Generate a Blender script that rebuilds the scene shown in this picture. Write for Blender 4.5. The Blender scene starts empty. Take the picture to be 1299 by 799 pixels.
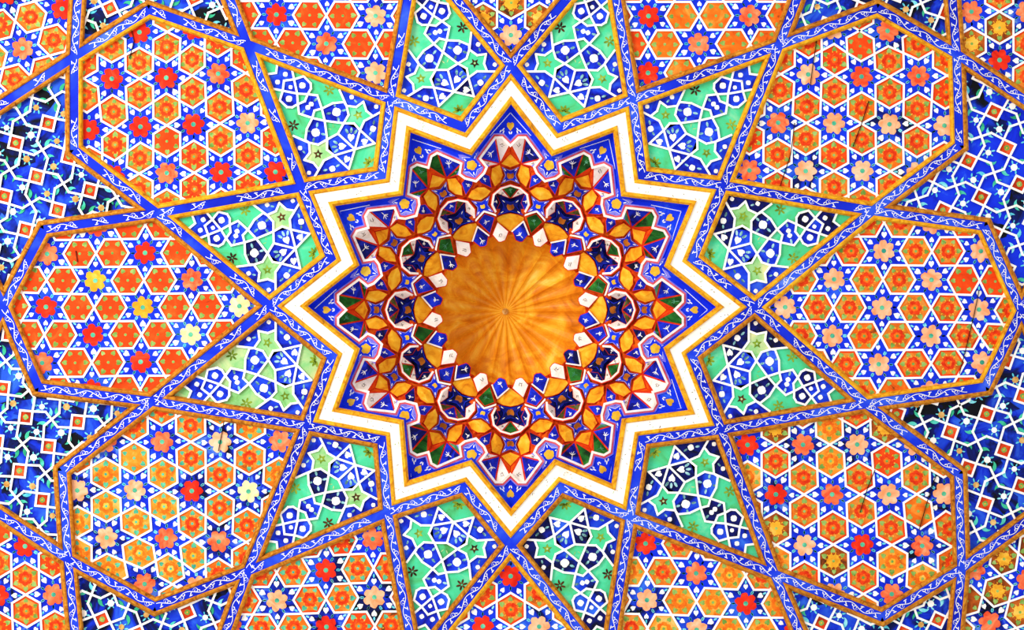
import bpy, math, random
from math import sin, cos, pi, radians, hypot, atan2, sqrt
from mathutils import Vector
random.seed(11)
# ------------------------------------------------------------------ camera, light, exposure
S = 0.005            # metres per ceiling unit
CX, CY = 649.5, 399.5
DIST = 1800.0        # camera to ceiling, in ceiling units (9 m)
HC = 10.6            # ceiling height (m)
scn = bpy.context.scene
col = scn.collection
scn.view_settings.view_transform = 'Standard'
scn.view_settings.look = 'None'
scn.view_settings.exposure = 0.0
scn.view_settings.gamma = 1.0
scn.view_settings.use_curve_mapping = False
cam_d = bpy.data.cameras.new('camera'); cam = bpy.data.objects.new('camera', cam_d); col.objects.link(cam)
cam.location = (0, 0, HC - DIST * S)
cam.rotation_euler = (pi, 0, 0)          # looks straight up, image right = +X, image down = +Y
cam_d.sensor_width = 36.0
cam_d.lens = 36.0 * DIST / 1299.0
cam_d.clip_end = 100
scn.camera = cam
wd = bpy.data.worlds.new('daylight'); scn.world = wd; wd.use_nodes = True
bg = wd.node_tree.nodes['Background']
bg.inputs[0].default_value = (1.0, 0.985, 0.96, 1); bg.inputs[1].default_value = 0.88
def area(name, loc, target, size, power, colr):
    l = bpy.data.lights.new(name, 'AREA'); l.shape = 'RECTANGLE'; l.size = size[0]; l.size_y = size[1]
    l.energy = power; l.color = colr
    o = bpy.data.objects.new(name, l); col.objects.link(o); o.location = loc
    o.rotation_euler = (Vector(target) - Vector(loc)).to_track_quat('-Z', 'Y').to_euler()
area('daylight_opening', (-7.5, -3.6, 3.6), (0, 0, HC), (5, 4), 900, (1.0, 0.97, 0.9))

# ------------------------------------------------------------------ materials
def lin(c):
    r = []
    for v in c:
        v /= 255.0
        r.append(v / 12.92 if v <= 0.04045 else ((v + 0.055) / 1.055) ** 2.4)
    return (r[0], r[1], r[2], 1)
MATS = {}
def mat(name, stops, scale=9.0, rough=0.75, detail=4.0, dist=1.2, spec=0.12, streak=None):
    """stops: list of (position, sRGB); blotchy hand-painted colour from 3-D noise"""
    m = bpy.data.materials.new(name); m.use_nodes = True
    nt = m.node_tree; N = nt.nodes; L = nt.links
    b = N['Principled BSDF']
    b.inputs['Roughness'].default_value = rough
    b.inputs['Specular IOR Level'].default_value = spec
    geo = N.new('ShaderNodeNewGeometry')
    no = N.new('ShaderNodeTexNoise'); no.inputs['Scale'].default_value = scale
    no.inputs['Detail'].default_value = detail; no.inputs['Distortion'].default_value = dist
    no.inputs['Roughness'].default_value = 0.6
    L.new(geo.outputs['Position'], no.inputs['Vector'])
    cr = N.new('ShaderNodeValToRGB')
    els = cr.color_ramp.elements
    while len(els) > 1: els.remove(els[-1])
    els[0].position = stops[0][0]; els[0].color = lin(stops[0][1])
    for p, c in stops[1:]:
        e = els.new(p); e.color = lin(c)
    L.new(no.outputs['Fac'], cr.inputs['Fac'])
    L.new(cr.outputs['Color'], b.inputs['Base Color'])
    bp = N.new('ShaderNodeBump'); bp.inputs['Strength'].default_value = 0.12; bp.inputs['Distance'].default_value = 0.01
    n2 = N.new('ShaderNodeTexNoise'); n2.inputs['Scale'].default_value = 60.0; n2.inputs['Detail'].default_value = 3
    L.new(geo.outputs['Position'], n2.inputs['Vector'])
    L.new(n2.outputs['Fac'], bp.inputs['Height']); L.new(bp.outputs['Normal'], b.inputs['Normal'])
    MATS[name] = m
    return m
mat('blue_paint', [(.27, (6, 10, 70)), (.34, (14, 34, 190)), (.52, (18, 52, 226)), (.72, (48, 104, 240))], 5.0)
mat('blue_worn', [(.36, (8, 10, 30)), (.43, (12, 26, 130)), (.55, (18, 48, 214)), (.68, (90, 140, 220)), (.75, (170, 195, 225))], 8.0)
mat('blue_black', [(.34, (10, 12, 20)), (.43, (10, 22, 96)), (.50, (16, 46, 205)), (.68, (50, 110, 235))], 3.0)
mat('black_blue', [(.42, (10, 12, 20)), (.50, (10, 22, 90)), (.60, (18, 50, 190)), (.75, (60, 120, 225))], 3.4)
mat('blue_bright', [(.30, (8, 22, 150)), (.42, (16, 44, 220)), (.60, (20, 56, 232)), (.8, (60, 125, 242))], 4.0)
mat('rib_blue', [(.22, (8, 12, 50)), (.29, (14, 28, 180)), (.50, (20, 50, 222)), (.64, (52, 92, 234)), (.76, (104, 142, 242))], 1.9, dist=.6)
mat('kite_blue', [(.30, (10, 14, 90)), (.42, (18, 34, 190)), (.55, (28, 66, 226)), (.75, (62, 112, 240))], 6.0)
mat('navy', [(.35, (10, 10, 40)), (.6, (14, 22, 120)), (.75, (24, 44, 190))], 9.0)
mat('white_paint', [(.25, (232, 226, 214)), (.45, (255, 253, 248)), (.8, (255, 255, 255))], 7.0)
mat('white_band', [(.25, (250, 240, 220)), (.45, (255, 253, 244)), (.8, (255, 255, 255))], 6.0)
mat('gold_moulding', [(.26, (150, 88, 14)), (.38, (206, 132, 20)), (.52, (232, 164, 26)), (.72, (248, 196, 48))], 14.0, dist=2.0)
mat('brown_moulding', [(.28, (110, 58, 8)), (.42, (176, 102, 22)), (.58, (208, 134, 34)), (.76, (234, 172, 60))], 16.0, dist=2.0)
mat('red_hexagon', [(.28, (120, 50, 14)), (.36, (226, 62, 12)), (.55, (240, 74, 18)), (.76, (248, 112, 36))], 6.5)
mat('orange_hexagon', [(.30, (120, 62, 18)), (.38, (226, 92, 18)), (.55, (240, 118, 26)), (.72, (248, 164, 64))], 7.5)
mat('amber_hexagon', [(.30, (190, 90, 20)), (.42, (240, 122, 26)), (.56, (250, 156, 46)), (.74, (250, 196, 110))], 8.0)
mat('brown_hexagon', [(.32, (70, 40, 16)), (.45, (150, 66, 18)), (.6, (200, 96, 28)), (.76, (226, 140, 60))], 8.0)
mat('rose_red', [(.35, (208, 42, 12)), (.6, (240, 70, 20)), (.8, (250, 120, 50))], 18.0)
mat('rose_orange', [(.35, (226, 90, 18)), (.6, (248, 126, 26)), (.8, (252, 180, 70))], 18.0)
mat('leaf_green', [(.35, (104, 146, 56)), (.55, (144, 184, 92)), (.75, (176, 206, 124))], 12.0)
mat('hexagon_tan', [(.26, (150, 74, 20)), (.40, (206, 100, 26)), (.54, (232, 128, 40)), (.68, (214, 156, 76)), (.8, (190, 170, 90))], 9.0)
mat('leaf_teal', [(.35, (50, 150, 130)), (.55, (92, 196, 150)), (.75, (130, 220, 190))], 12.0)
mat('turquoise', [(.32, (60, 170, 210)), (.48, (100, 212, 228)), (.7, (160, 232, 240))], 10.0)
mat('crescent_green', [(.32, (30, 140, 100)), (.48, (58, 186, 140)), (.62, (84, 206, 190)), (.75, (120, 214, 226))], 4.0)
mat('flower_red', [(.3, (200, 24, 12)), (.55, (238, 48, 22)), (.8, (248, 96, 56))], 8.0)
mat('flower_coral', [(.35, (232, 70, 36)), (.55, (246, 128, 80)), (.75, (252, 176, 130))], 8.0)
mat('flower_peach', [(.35, (244, 150, 96)), (.55, (252, 190, 146)), (.75, (254, 220, 190))], 8.0)
mat('flower_cream', [(.35, (238, 210, 130)), (.55, (252, 232, 180)), (.75, (255, 244, 214))], 8.0)
mat('flower_yellow', [(.35, (226, 150, 30)), (.55, (248, 184, 50)), (.75, (252, 214, 110))], 8.0)
mat('mint', [(.26, (70, 140, 60)), (.40, (80, 200, 132)), (.55, (74, 214, 160)), (.70, (128, 222, 170)), (.82, (190, 214, 120))], 4.2)
mat('pale_green', [(.30, (110, 170, 70)), (.45, (140, 204, 130)), (.6, (190, 214, 150)), (.8, (226, 222, 160))], 4.5)
mat('olive', [(.35, (84, 110, 24)), (.55, (136, 166, 44)), (.75, (180, 200, 80))], 12.0)
mat('dark_brown', [(.4, (40, 24, 12)), (.7, (110, 66, 24))], 14.0)
mat('grey_leaf', [(.4, (80, 120, 120)), (.55, (140, 200, 205)), (.75, (200, 230, 235))], 12.0)
mat('tile_red', [(.35, (170, 44, 14)), (.55, (222, 66, 22)), (.75, (236, 130, 70))], 7.0)
mat('red_line', [(.35, (196, 30, 10)), (.55, (222, 52, 16)), (.75, (236, 84, 26))], 9.0)
mat('red_ground', [(.30, (190, 50, 8)), (.5, (228, 74, 12)), (.72, (240, 116, 20))], 7.0)
mat('facet_gold', [(.28, (204, 108, 10)), (.42, (238, 156, 24)), (.58, (250, 186, 44)), (.76, (254, 214, 90))], 9.0)
mat('facet_green', [(.32, (14, 40, 16)), (.48, (24, 84, 26)), (.66, (44, 124, 44)), (.8, (110, 170, 90))], 8.0)
mat('facet_olive', [(.35, (44, 44, 14)), (.55, (84, 84, 34)), (.75, (120, 130, 80))], 10.0)
mat('facet_teal', [(.35, (50, 120, 80)), (.6, (96, 170, 130)), (.8, (150, 200, 170))], 10.0)
mat('facet_blue', [(.32, (10, 12, 70)), (.46, (16, 28, 170)), (.62, (24, 52, 220)), (.8, (60, 90, 235))], 8.0)
mat('facet_navy', [(.36, (8, 10, 36)), (.52, (14, 22, 110)), (.72, (22, 44, 190))], 9.0)
mat('facet_white', [(.28, (226, 206, 186)), (.45, (252, 238, 226)), (.8, (255, 252, 248))], 9.0)
mat('lavender', [(.35, (110, 100, 220)), (.6, (146, 140, 236)), (.8, (190, 180, 244))], 10.0)
mat('pink_line', [(.35, (206, 60, 70)), (.6, (226, 96, 110)), (.8, (238, 150, 160))], 9.0)
mat('dome_ochre', [(.26, (168, 90, 6)), (.38, (214, 122, 8)), (.50, (236, 152, 18)), (.61, (250, 186, 40)), (.74, (254, 222, 100))], 4.2, rough=.5, spec=.3, detail=7)
mat('star_gold', [(.35, (226, 160, 30)), (.6, (246, 196, 60)), (.8, (252, 220, 120))], 10.0)
mat('star_brown', [(.35, (130, 66, 12)), (.6, (190, 104, 22)), (.8, (220, 140, 40))], 10.0)
mat('boss_cream', [(.35, (190, 130, 50)), (.7, (240, 200, 130))], 20.0)
mat('crack_black', [(.3, (14, 10, 8)), (.8, (40, 26, 16))], 20.0)
mat('ceiling_wood', [(.3, (70, 40, 18)), (.7, (120, 74, 34))], 6.0)

# ------------------------------------------------------------------ geometry helpers (u,v on the ceiling plane, d = height above it)
def W(u, v, d=0.0):
    k = 1.0 + d / DIST
    return ((u - CX) * k * S, (v - CY) * k * S, HC + d * S)
class MB:
    def __init__(self, origin=None):
        self.v = []; self.f = []; self.mi = []; self.names = []
    def m(self, name):
        if name not in self.names: self.names.append(name)
        return self.names.index(name)
    def face(self, pts, name):
        n = len(self.v); self.v += [W(*p) for p in pts]
        self.f.append(tuple(range(n, n + len(pts)))); self.mi.append(self.m(name))
    def flat(self, poly, d, name, thick=0.0):
        """one painted patch: flat polygon at height d, optional depth so it has edges"""
        if len(poly) < 3: return
        poly = ccw(poly)
        n = len(self.v); k = len(poly)
        self.v += [W(p[0], p[1], d) for p in poly]
        self.f.append(tuple(range(n, n + k))); self.mi.append(self.m(name))
        if thick:
            self.v += [W(p[0], p[1], d + thick) for p in poly]
            for i in range(k):
                j = (i + 1) % k
                self.f.append((n + i, n + k + i, n + k + j, n + j)); self.mi.append(self.m(name))
    def fan(self, pts, name, bulge=0.0):
        c = [sum(p[i] for p in pts) / len(pts) for i in range(3)]; c[2] -= bulge
        n = len(self.v); self.v += [W(*p) for p in pts] + [W(*c)]
        k = len(pts)
        for i in range(k):
            self.f.append((n + i, n + (i + 1) % k, n + k)); self.mi.append(self.m(name))
    def strip(self, A, B, name, closed=False):
        n = len(self.v); k = len(A)
        self.v += [W(*p) for p in A] + [W(*p) for p in B]
        for i in range(k if closed else k - 1):
            j = (i + 1) % k
            self.f.append((n + i, n + j, n + k + j, n + k + i)); self.mi.append(self.m(name))
    def build(self, name, parent=None, loc=None, **props):
        me = bpy.data.meshes.new(name)
        org = Vector(parent.location) if parent is not None and parent.get('_abs') is None else Vector((0, 0, 0))
        if parent is not None: org = WORLD[parent.name]
        elif loc is not None: org = Vector(loc)
        me.from_pydata([tuple(Vector(p) - org) for p in self.v], [], self.f)
        for nm in self.names: me.materials.append(MATS[nm])
        me.polygons.foreach_set('material_index', self.mi)
        me.update()
        o = bpy.data.objects.new(name, me); col.objects.link(o)
        if parent is not None: o.parent = parent
        else: o.location = org
        WORLD[o.name] = org
        for k, v in props.items(): o[k] = v
        return o
WORLD = {}
def thing(name, label, cat, loc, group=None):
    o = bpy.data.objects.new(name, None); col.objects.link(o); o.location = loc; o.empty_display_size = .1
    o['label'] = label; o['category'] = cat
    if group: o['group'] = group
    WORLD[o.name] = Vector(loc)
    return o
def area2(p): return sum(p[i][0] * p[(i + 1) % len(p)][1] - p[(i + 1) % len(p)][0] * p[i][1] for i in range(len(p)))
def ccw(p): return p if area2(p) > 0 else p[::-1]
def clip(poly, C):
    """Sutherland-Hodgman against a convex polygon"""
    C = ccw(C); out = list(poly)
    for i in range(len(C)):
        a, b = C[i], C[(i + 1) % len(C)]; inp = out; out = []
        if not inp: break
        ex, ey = b[0] - a[0], b[1] - a[1]
        side = [ex * (p[1] - a[1]) - ey * (p[0] - a[0]) for p in inp]
        for k in range(len(inp)):
            p, q, sp, sq = inp[k - 1], inp[k], side[k - 1], side[k]
            if (sp >= 0) != (sq >= 0):
                t = sp / (sp - sq); out.append((p[0] + (q[0] - p[0]) * t, p[1] + (q[1] - p[1]) * t))
            if sq >= 0: out.append(q)
    return out if len(out) >= 3 and abs(area2(out)) > 0.3 else []
def offset(poly, d):
    """mitred inward offset of a closed polygon"""
    P = ccw(poly); n = len(P); out = []
    for i in range(n):
        a, b, c = P[i - 1], P[i], P[(i + 1) % n]
        def nrm(p, q):
            l = hypot(q[0] - p[0], q[1] - p[1]) or 1; return (-(q[1] - p[1]) / l, (q[0] - p[0]) / l)
        n1, n2 = nrm(a, b), nrm(b, c)
        k = 1 + n1[0] * n2[0] + n1[1] * n2[1]
        k = max(k, .15)
        out.append((b[0] + (n1[0] + n2[0]) * d / k, b[1] + (n1[1] + n2[1]) * d / k))
    return out
def quadseg(a, b, w, ext=0.0):
    l = hypot(b[0] - a[0], b[1] - a[1]) or 1; ux, uy = (b[0] - a[0]) / l, (b[1] - a[1]) / l; h = w / 2
    a = (a[0] - ux * ext, a[1] - uy * ext); b = (b[0] + ux * ext, b[1] + uy * ext)
    return [(a[0] - uy * h, a[1] + ux * h), (b[0] - uy * h, b[1] + ux * h), (b[0] + uy * h, b[1] - ux * h), (a[0] + uy * h, a[1] - ux * h)]
def ngon(c, r, n, rot=0.0, ry=None, ang=0.0):
    ry = ry or r; out = []
    for i in range(n):
        t = rot + 2 * pi * i / n; x, y = r * cos(t), ry * sin(t)
        out.append((c[0] + x * cos(ang) - y * sin(ang), c[1] + x * sin(ang) + y * cos(ang)))
    return out
def starpoly(c, R, r, n, rot=0.0):
    return [(c[0] + (R if i % 2 == 0 else r) * cos(rot + pi * i / n), c[1] + (R if i % 2 == 0 else r) * sin(rot + pi * i / n)) for i in range(2 * n)]
def leafpoly(c, l, w, ang, n=8): return ngon(c, l, n, 0, w, ang)
def petals(c, R, n, rot, depth=.26, k=6, jit=.05):
    out = []
    for i in range(n * k):
        t = i / k; f = abs(cos(pi * (t - .0)))
        r = R * (1 - depth * (1 - f ** .7)) * (1 + random.uniform(-jit, jit))
        out.append((c[0] + r * cos(rot + 2 * pi * t / n), c[1] + r * sin(rot + 2 * pi * t / n)))
    return out
def crescent(c, R, ang, span=2.2, w=.55, n=7):
    A = []; B = []
    for i in range(n + 1):
        t = -span / 2 + span * i / n; f = sin(pi * i / n)
        A.append((c[0] + R * cos(ang + t), c[1] + R * sin(ang + t)))
        B.append((c[0] + R * (1 - w * f) * cos(ang + t), c[1] + R * (1 - w * f) * sin(ang + t)))
    return A + B[::-1][1:-1]
def heart(c, r, ang):
    pts = [(-1.1, 0), (-.1, .8), (.6, .85), (.95, .45), (.7, 0), (.95, -.45), (.6, -.85), (-.1, -.8)]
    return [(c[0] + r * (x * cos(ang) - y * sin(ang)), c[1] + r * (x * sin(ang) + y * cos(ang))) for x, y in pts]
def inframe(poly, m=45): return any(-m < p[0] < 1299 + m and -m < p[1] < 799 + m for p in poly)

# ------------------------------------------------------------------ the twelvefold layout, with the hand-made irregularities of the real ceiling
C0 = (649.7, 390.0); RT, RN, RG, RF, RO = 307.5, 237.0, 471.0, 606.0, 648.0; AF = 9.75
def pol(r, deg, c=C0): return (c[0] + r * cos(radians(deg)), c[1] + r * sin(radians(deg)))
MEAS = [((RT, 0), (957.6, 389.5)), ((RT, 30), (915, 545)), ((RT, 60), (799.3, 656)), ((RT, 90), (647.6, 691.8)), ((RT, 120), (491.6, 649.6)),
        ((RT, 150), (388.8, 540)), ((RT, 180), (342, 388)), ((RT, 210), (382.5, 237.5)), ((RT, 240), (495.4, 126)), ((RT, 270), (648, 83)),
        ((RT, 300), (802.8, 126)), ((RT, 330), (917.5, 235.2)),
        ((RG, 195), (199, 270.3)), ((RG, 165), (192.5, 509)), ((RG, 345), (1107, 267.3)), ((RG, 15), (1098.6, 512.5)), ((RG, 315), (988.3, 57.5)),
        ((RG, 225), (313.5, 56)), ((RG, 135), (314.3, 724.4)), ((RG, 45), (982.4, 728)),
        ((RF, 180 + AF), (55.7, 291)), ((RF, 180 - AF), (49, 491.5)), ((RF, -AF), (1248.5, 287)), ((RF, AF), (1250.3, 490.5)),
        ((RF, -30 - AF), (1113.5, 10.5)), ((RF, -30 + AF), (1217, 184.5)), ((RF, 150 - AF), (196.5, 769.5)), ((RF, 150 + AF), (78.7, 597)),
        ((RF, 30 + AF), (1119, 782.6)), ((RF, 30 - AF), (1216, 601)), ((RF, 210 - AF), (94, 190)), ((RF, 210 + AF), (189, 12)),
        ((RO, 180), (4, 388.5)), ((RO, 0), (1295.7, 394)), ((RO, -30), (1213.5, 68.4)), ((RO, 150), (86, 709)), ((RO, 30), (1220, 721)), ((RO, 210), (94, 72)),
        ((RN, 225), (484, 221.5)), ((RN, 75), (711.8, 618.3)), ((RN, 105), (587.7, 618.3)), ((RN, 195), (419.4, 326.8)), ((RN, 165), (421, 452)),
        ((RN, 15), (878, 451)), ((RN, 345), (879, 328)), ((RN, 315), (815, 222)), ((RN, 285), (710, 162)), ((RN, 255), (588, 161)), ((RN, 135), (484, 558)), ((RN, 45), (815, 558))]
CTRL = [(pol(*a), (m[0] - pol(*a)[0], m[1] - pol(*a)[1])) for a, m in MEAS]
def warp(p):
    sw = sx = sy = 0.0
    for q, r in CTRL:
        d2 = (p[0] - q[0]) ** 2 + (p[1] - q[1]) ** 2 + 9.0
        w = 1.0 / d2 ** 1.5; sw += w; sx += w * r[0]; sy += w * r[1]
    return (p[0] + sx / sw, p[1] + sy / sw)
def wp(r, deg): return warp(pol(r, deg))
def clock(deg):
    h = int(round(((deg + 90) % 360) / 30.0)) % 12
    return ['twelve', 'one', 'two', 'three', 'four', 'five', 'six', 'seven', 'eight', 'nine', 'ten', 'eleven'][h]
def between(deg): return clock(deg - 15) + ' and ' + clock(deg + 15)

# ------------------------------------------------------------------ ceiling boards behind everything (structure)
b = MB()
ring0 = [pol(262 if i % 2 == 0 else 205, 15 * i) for i in range(24)]
ring1 = [pol(1150, 15 * i) for i in range(24)]
b.strip([(p[0], p[1], 9) for p in ring0], [(p[0], p[1], 9) for p in ring1], 'ceiling_wood', True)
b.strip([(p[0], p[1], 20) for p in ring0], [(p[0], p[1], 20) for p in ring1], 'ceiling_wood', True)
b.build('ceiling', None, W(C0[0], C0[1], 9), kind='structure')

# ------------------------------------------------------------------ shared painted details
def moulding(parent, poly, name, o0=5.6, o1=11.8):
    b = MB()
    prof = [(o0 - .4, -3), (o0, -7.2), (o0 + 1.6, -8.4), (o0 + 3.6, -7.6), (o1 - .9, -3.4), (o1, .6)]
    loops = [[(p[0], p[1], d) for p in offset(poly, o)] for o, d in prof]
    for A, B in zip(loops, loops[1:]): b.strip(A, B, name, True)
    return b.build('gold_moulding', parent)
def multi(b, poly, d, m, clips, thick=0.0):
    got = False
    for C in clips:
        q = clip(poly, C)
        if q: b.flat(q, d, m, thick); got = True
    return got
def straps(parent, segs, clips, w=2.7):
    b = MB()
    for a, c in segs:
        q = quadseg(a, c, w, w * .42)
        if inframe(q): multi(b, q, -2.0 - random.random() * .35, 'white_paint', clips, 2.2)
    if b.f: b.build('strapwork', parent)

# ------------------------------------------------------------------ hexagon-and-star panels
A1 = 41.2
def hexagon_mesh(c, R, rot, clips, hm, style, lm):
    b = MB()
    poly = [warp(p) for p in ngon(c, R - .4, 6, rot)]
    if not inframe(poly): return None
    if not multi(b, poly, -.7, hm, clips, .7): return None
    cc = warp(c)
    if style != 'plain' and hm in ('red_hexagon', 'orange_hexagon', 'brown_hexagon') and random.random() < .72:
        multi(b, [(cc[0] + (p[0] - cc[0]) * .80, cc[1] + (p[1] - cc[1]) * .80) for p in poly], -.78, 'hexagon_tan' if hm != 'brown_hexagon' else 'brown_hexagon', clips)
    if style != 'plain':
        rm = {'red_hexagon': 'rose_red', 'orange_hexagon': 'rose_red', 'amber_hexagon': 'rose_orange', 'brown_hexagon': 'flower_yellow'}[hm]
        multi(b, petals(cc, R * .45, 6, rot + random.random(), .2), -.85, rm, clips)
        multi(b, petals(cc, R * .22, 5, random.random(), .2), -.95, 'rose_orange' if rm == 'rose_red' else 'flower_yellow', clips)
        for i in range(12):
            t = rot + pi / 12 + i * pi / 6
            multi(b, leafpoly((cc[0] + R * .50 * cos(t), cc[1] + R * .50 * sin(t)), R * .07, R * .035, t), -.9, 'flower_yellow', clips)
    multi(b, ngon(cc, R * .09, 8), -1.05, lm, clips)
    for i in range(6):
        t = rot + i * pi / 3 + random.uniform(-.06, .06)
        multi(b, heart((cc[0] + R * .66 * cos(t), cc[1] + R * .66 * sin(t)), R * .165 * random.uniform(.85, 1.15), t + pi), -.9, lm, clips)
    return b
def star_mesh(c, R, rot, clips, fm, worn):
    b = MB(); cc = warp(c)
    outer = [warp(p) for p in starpoly(c, R, R / sqrt(3), 6, rot)]
    if not inframe(outer): return None
    if not multi(b, outer, -.5, worn, clips, .5): return None
    for i in range(6):
        t = rot + i * pi / 3 + random.uniform(-.05, .05)
        k = random.uniform(.56, .60) * R
        multi(b, heart((cc[0] + k * cos(t), cc[1] + k * sin(t)), R * .105 * random.uniform(.85, 1.15), t), -.8, 'white_paint', clips)
        multi(b, leafpoly((cc[0] + R * .76 * cos(t), cc[1] + R * .76 * sin(t)), R * .075, R * .036, t), -.8, 'turquoise', clips)
        for s in (-1, 1):
            t2 = t + s * pi / 6.2
            multi(b, leafpoly((cc[0] + R * .44 * cos(t2), cc[1] + R * .44 * sin(t2)), R * .075, R * .032, t2), -.8, 'turquoise', clips)
    return b
def flower_mesh(c, R, rot, clips, fm):
    b = MB(); cc = warp(c)
    n = 6
    if not multi(b, petals(cc, R * .40, n, rot + pi / 6 + random.uniform(-.2, .2), .30), -1.0, fm, clips, .4): return None
    multi(b, ngon(cc, R * .085, 9), -1.25, 'leaf_teal', clips)
    return b
CRACKS = [[(1242, 368), (1236, 398), (1226, 440), (1217, 474)], [(1036, 52), (1031, 84), (1028, 108)], [(1008, 156), (1003, 196), (993, 226), (985, 250)], [(1102, 128), (1092, 160), (1082, 186)],
 [(1110, 596), (1101, 618), (1091, 650)], [(1187, 604), (1177, 634), (1166, 672)], [(96, 318), (98, 332)], [(903, 690), (899, 706)], [(284, 535), (277, 572)], [(166, 34), (170, 52), (164, 74)]]
FLOW = {'flower_red': [(181,318),(50,390),(115,425),(178,464),(115,487),(135,94),(172.5,158),(246,158),(280,222),(106,159),(171,36),(238,41),(143,213),(208,98),(1096.5,696.5),(947,565),(241,620),(354,24),(822,26),(826,94),(411,723.6),(407,791),(819,691),(948,767),(647.5,733.5),(610,793),(980.5,629)],
 'flower_coral': [(243,355),(50,458),(280,98),(208,221),(418,60),(983,163),(1098,95),(950,219),(1129,35),(1020,564),(1057,629),(1167.7,695),(1132,754),(206,558),(350,562),(204,685),(277,681),(172,739),(232,739),(948,25),(885,62),(474,686),(887.5,728.5),(612,2),(137,571),(1168,94)],
 'flower_yellow': [(118,354),(179,390)], 'flower_cream': [(300,392),(241,428),(314,620)],
 'flower_peach': [(319,158),(1023,98),(1133,156),(1057,159),(1021,222),(1098,220),(1061,44),(1205,153),(1162,210),(1095,567),(1130,633),(1019,693.5),(1160,580),(1201,635),(1063,745),(277,556),(166.6,621.5),(129,685),(99,621.5),(478,23),(477,92),(348.6,758),(472,757),(819,764),(883.5,794),(683.4,792),(651,50),(685,4)]}
def flower_at(p, fl):
    for m, L in FLOW.items():
        for q in L:
            if hypot(p[0] - q[0], p[1] - q[1]) < 17: return m
    return random.choice(fl)
def hex_panel(label, poly, origin, ang, fl, hx, style, lm, worn, mould, group):
    """origin: one star centre; ang: direction of a star-to-hexagon axis"""
    inner = offset(poly, 11.2)
    cx = sum(p[0] for p in poly) / len(poly); cy = sum(p[1] for p in poly) / len(poly)
    P = thing('painted_panel', label, 'ceiling panel', W(cx, cy, 0), group)
    clips = [inner]
    b = MB(); b.flat(offset(poly, 6), .8, 'blue_paint', 6); b.build('panel_board', P)
    moulding(P, poly, mould)
    segs = []; ea = (cos(ang), sin(ang)); eb = (-sin(ang), cos(ang))
    def at(x, y): return (origin[0] + x * ea[0] + y * eb[0], origin[1] + x * ea[1] + y * eb[1])
    R = A1 / 2
    far = max(hypot(p[0] - origin[0], p[1] - origin[1]) for p in poly) + A1
    n = int(far / A1) + 3; hexes = []; stars = []
    for i in range(-n, n + 1):
        for j in range(-n, n + 1):
            c = at(A1 * (i + j * .5), A1 * j * sqrt(3) / 2)
            if hypot(c[0] - origin[0], c[1] - origin[1]) > far: continue
            (stars if (i - j) % 3 == 0 else hexes).append((c, R))
    for c, R in hexes:
        hm = random.choice(hx)
        m = hexagon_mesh(c, R, ang, clips, hm, style if random.random() < .92 else 'plain', lm)
        if m: m.build('hexagon', P)
        v = [warp(p) for p in ngon(c, R, 6, ang)]
        segs += [(v[k], v[(k + 1) % 6]) for k in range(6)]
    for c, R in stars:
        sm = star_mesh(c, A1 * sqrt(3) / 2, ang + pi / 6, clips, None, random.choice(worn))
        if sm:
            so = sm.build('star', P)
            fmat = flower_at(warp(c), fl)
            fm = flower_mesh(c, A1 * sqrt(3) / 2, ang, clips, fmat)
            if fm: fm.build('flower', so)
    straps(P, segs, clips)
    for L in CRACKS:
        b = MB()
        for a_, c_ in zip(L, L[1:]): multi(b, quadseg(a_, c_, .9, .2), -2.6, 'crack_black', clips, 3)
        if b.f: b.build('crack', P)
    return P
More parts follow.
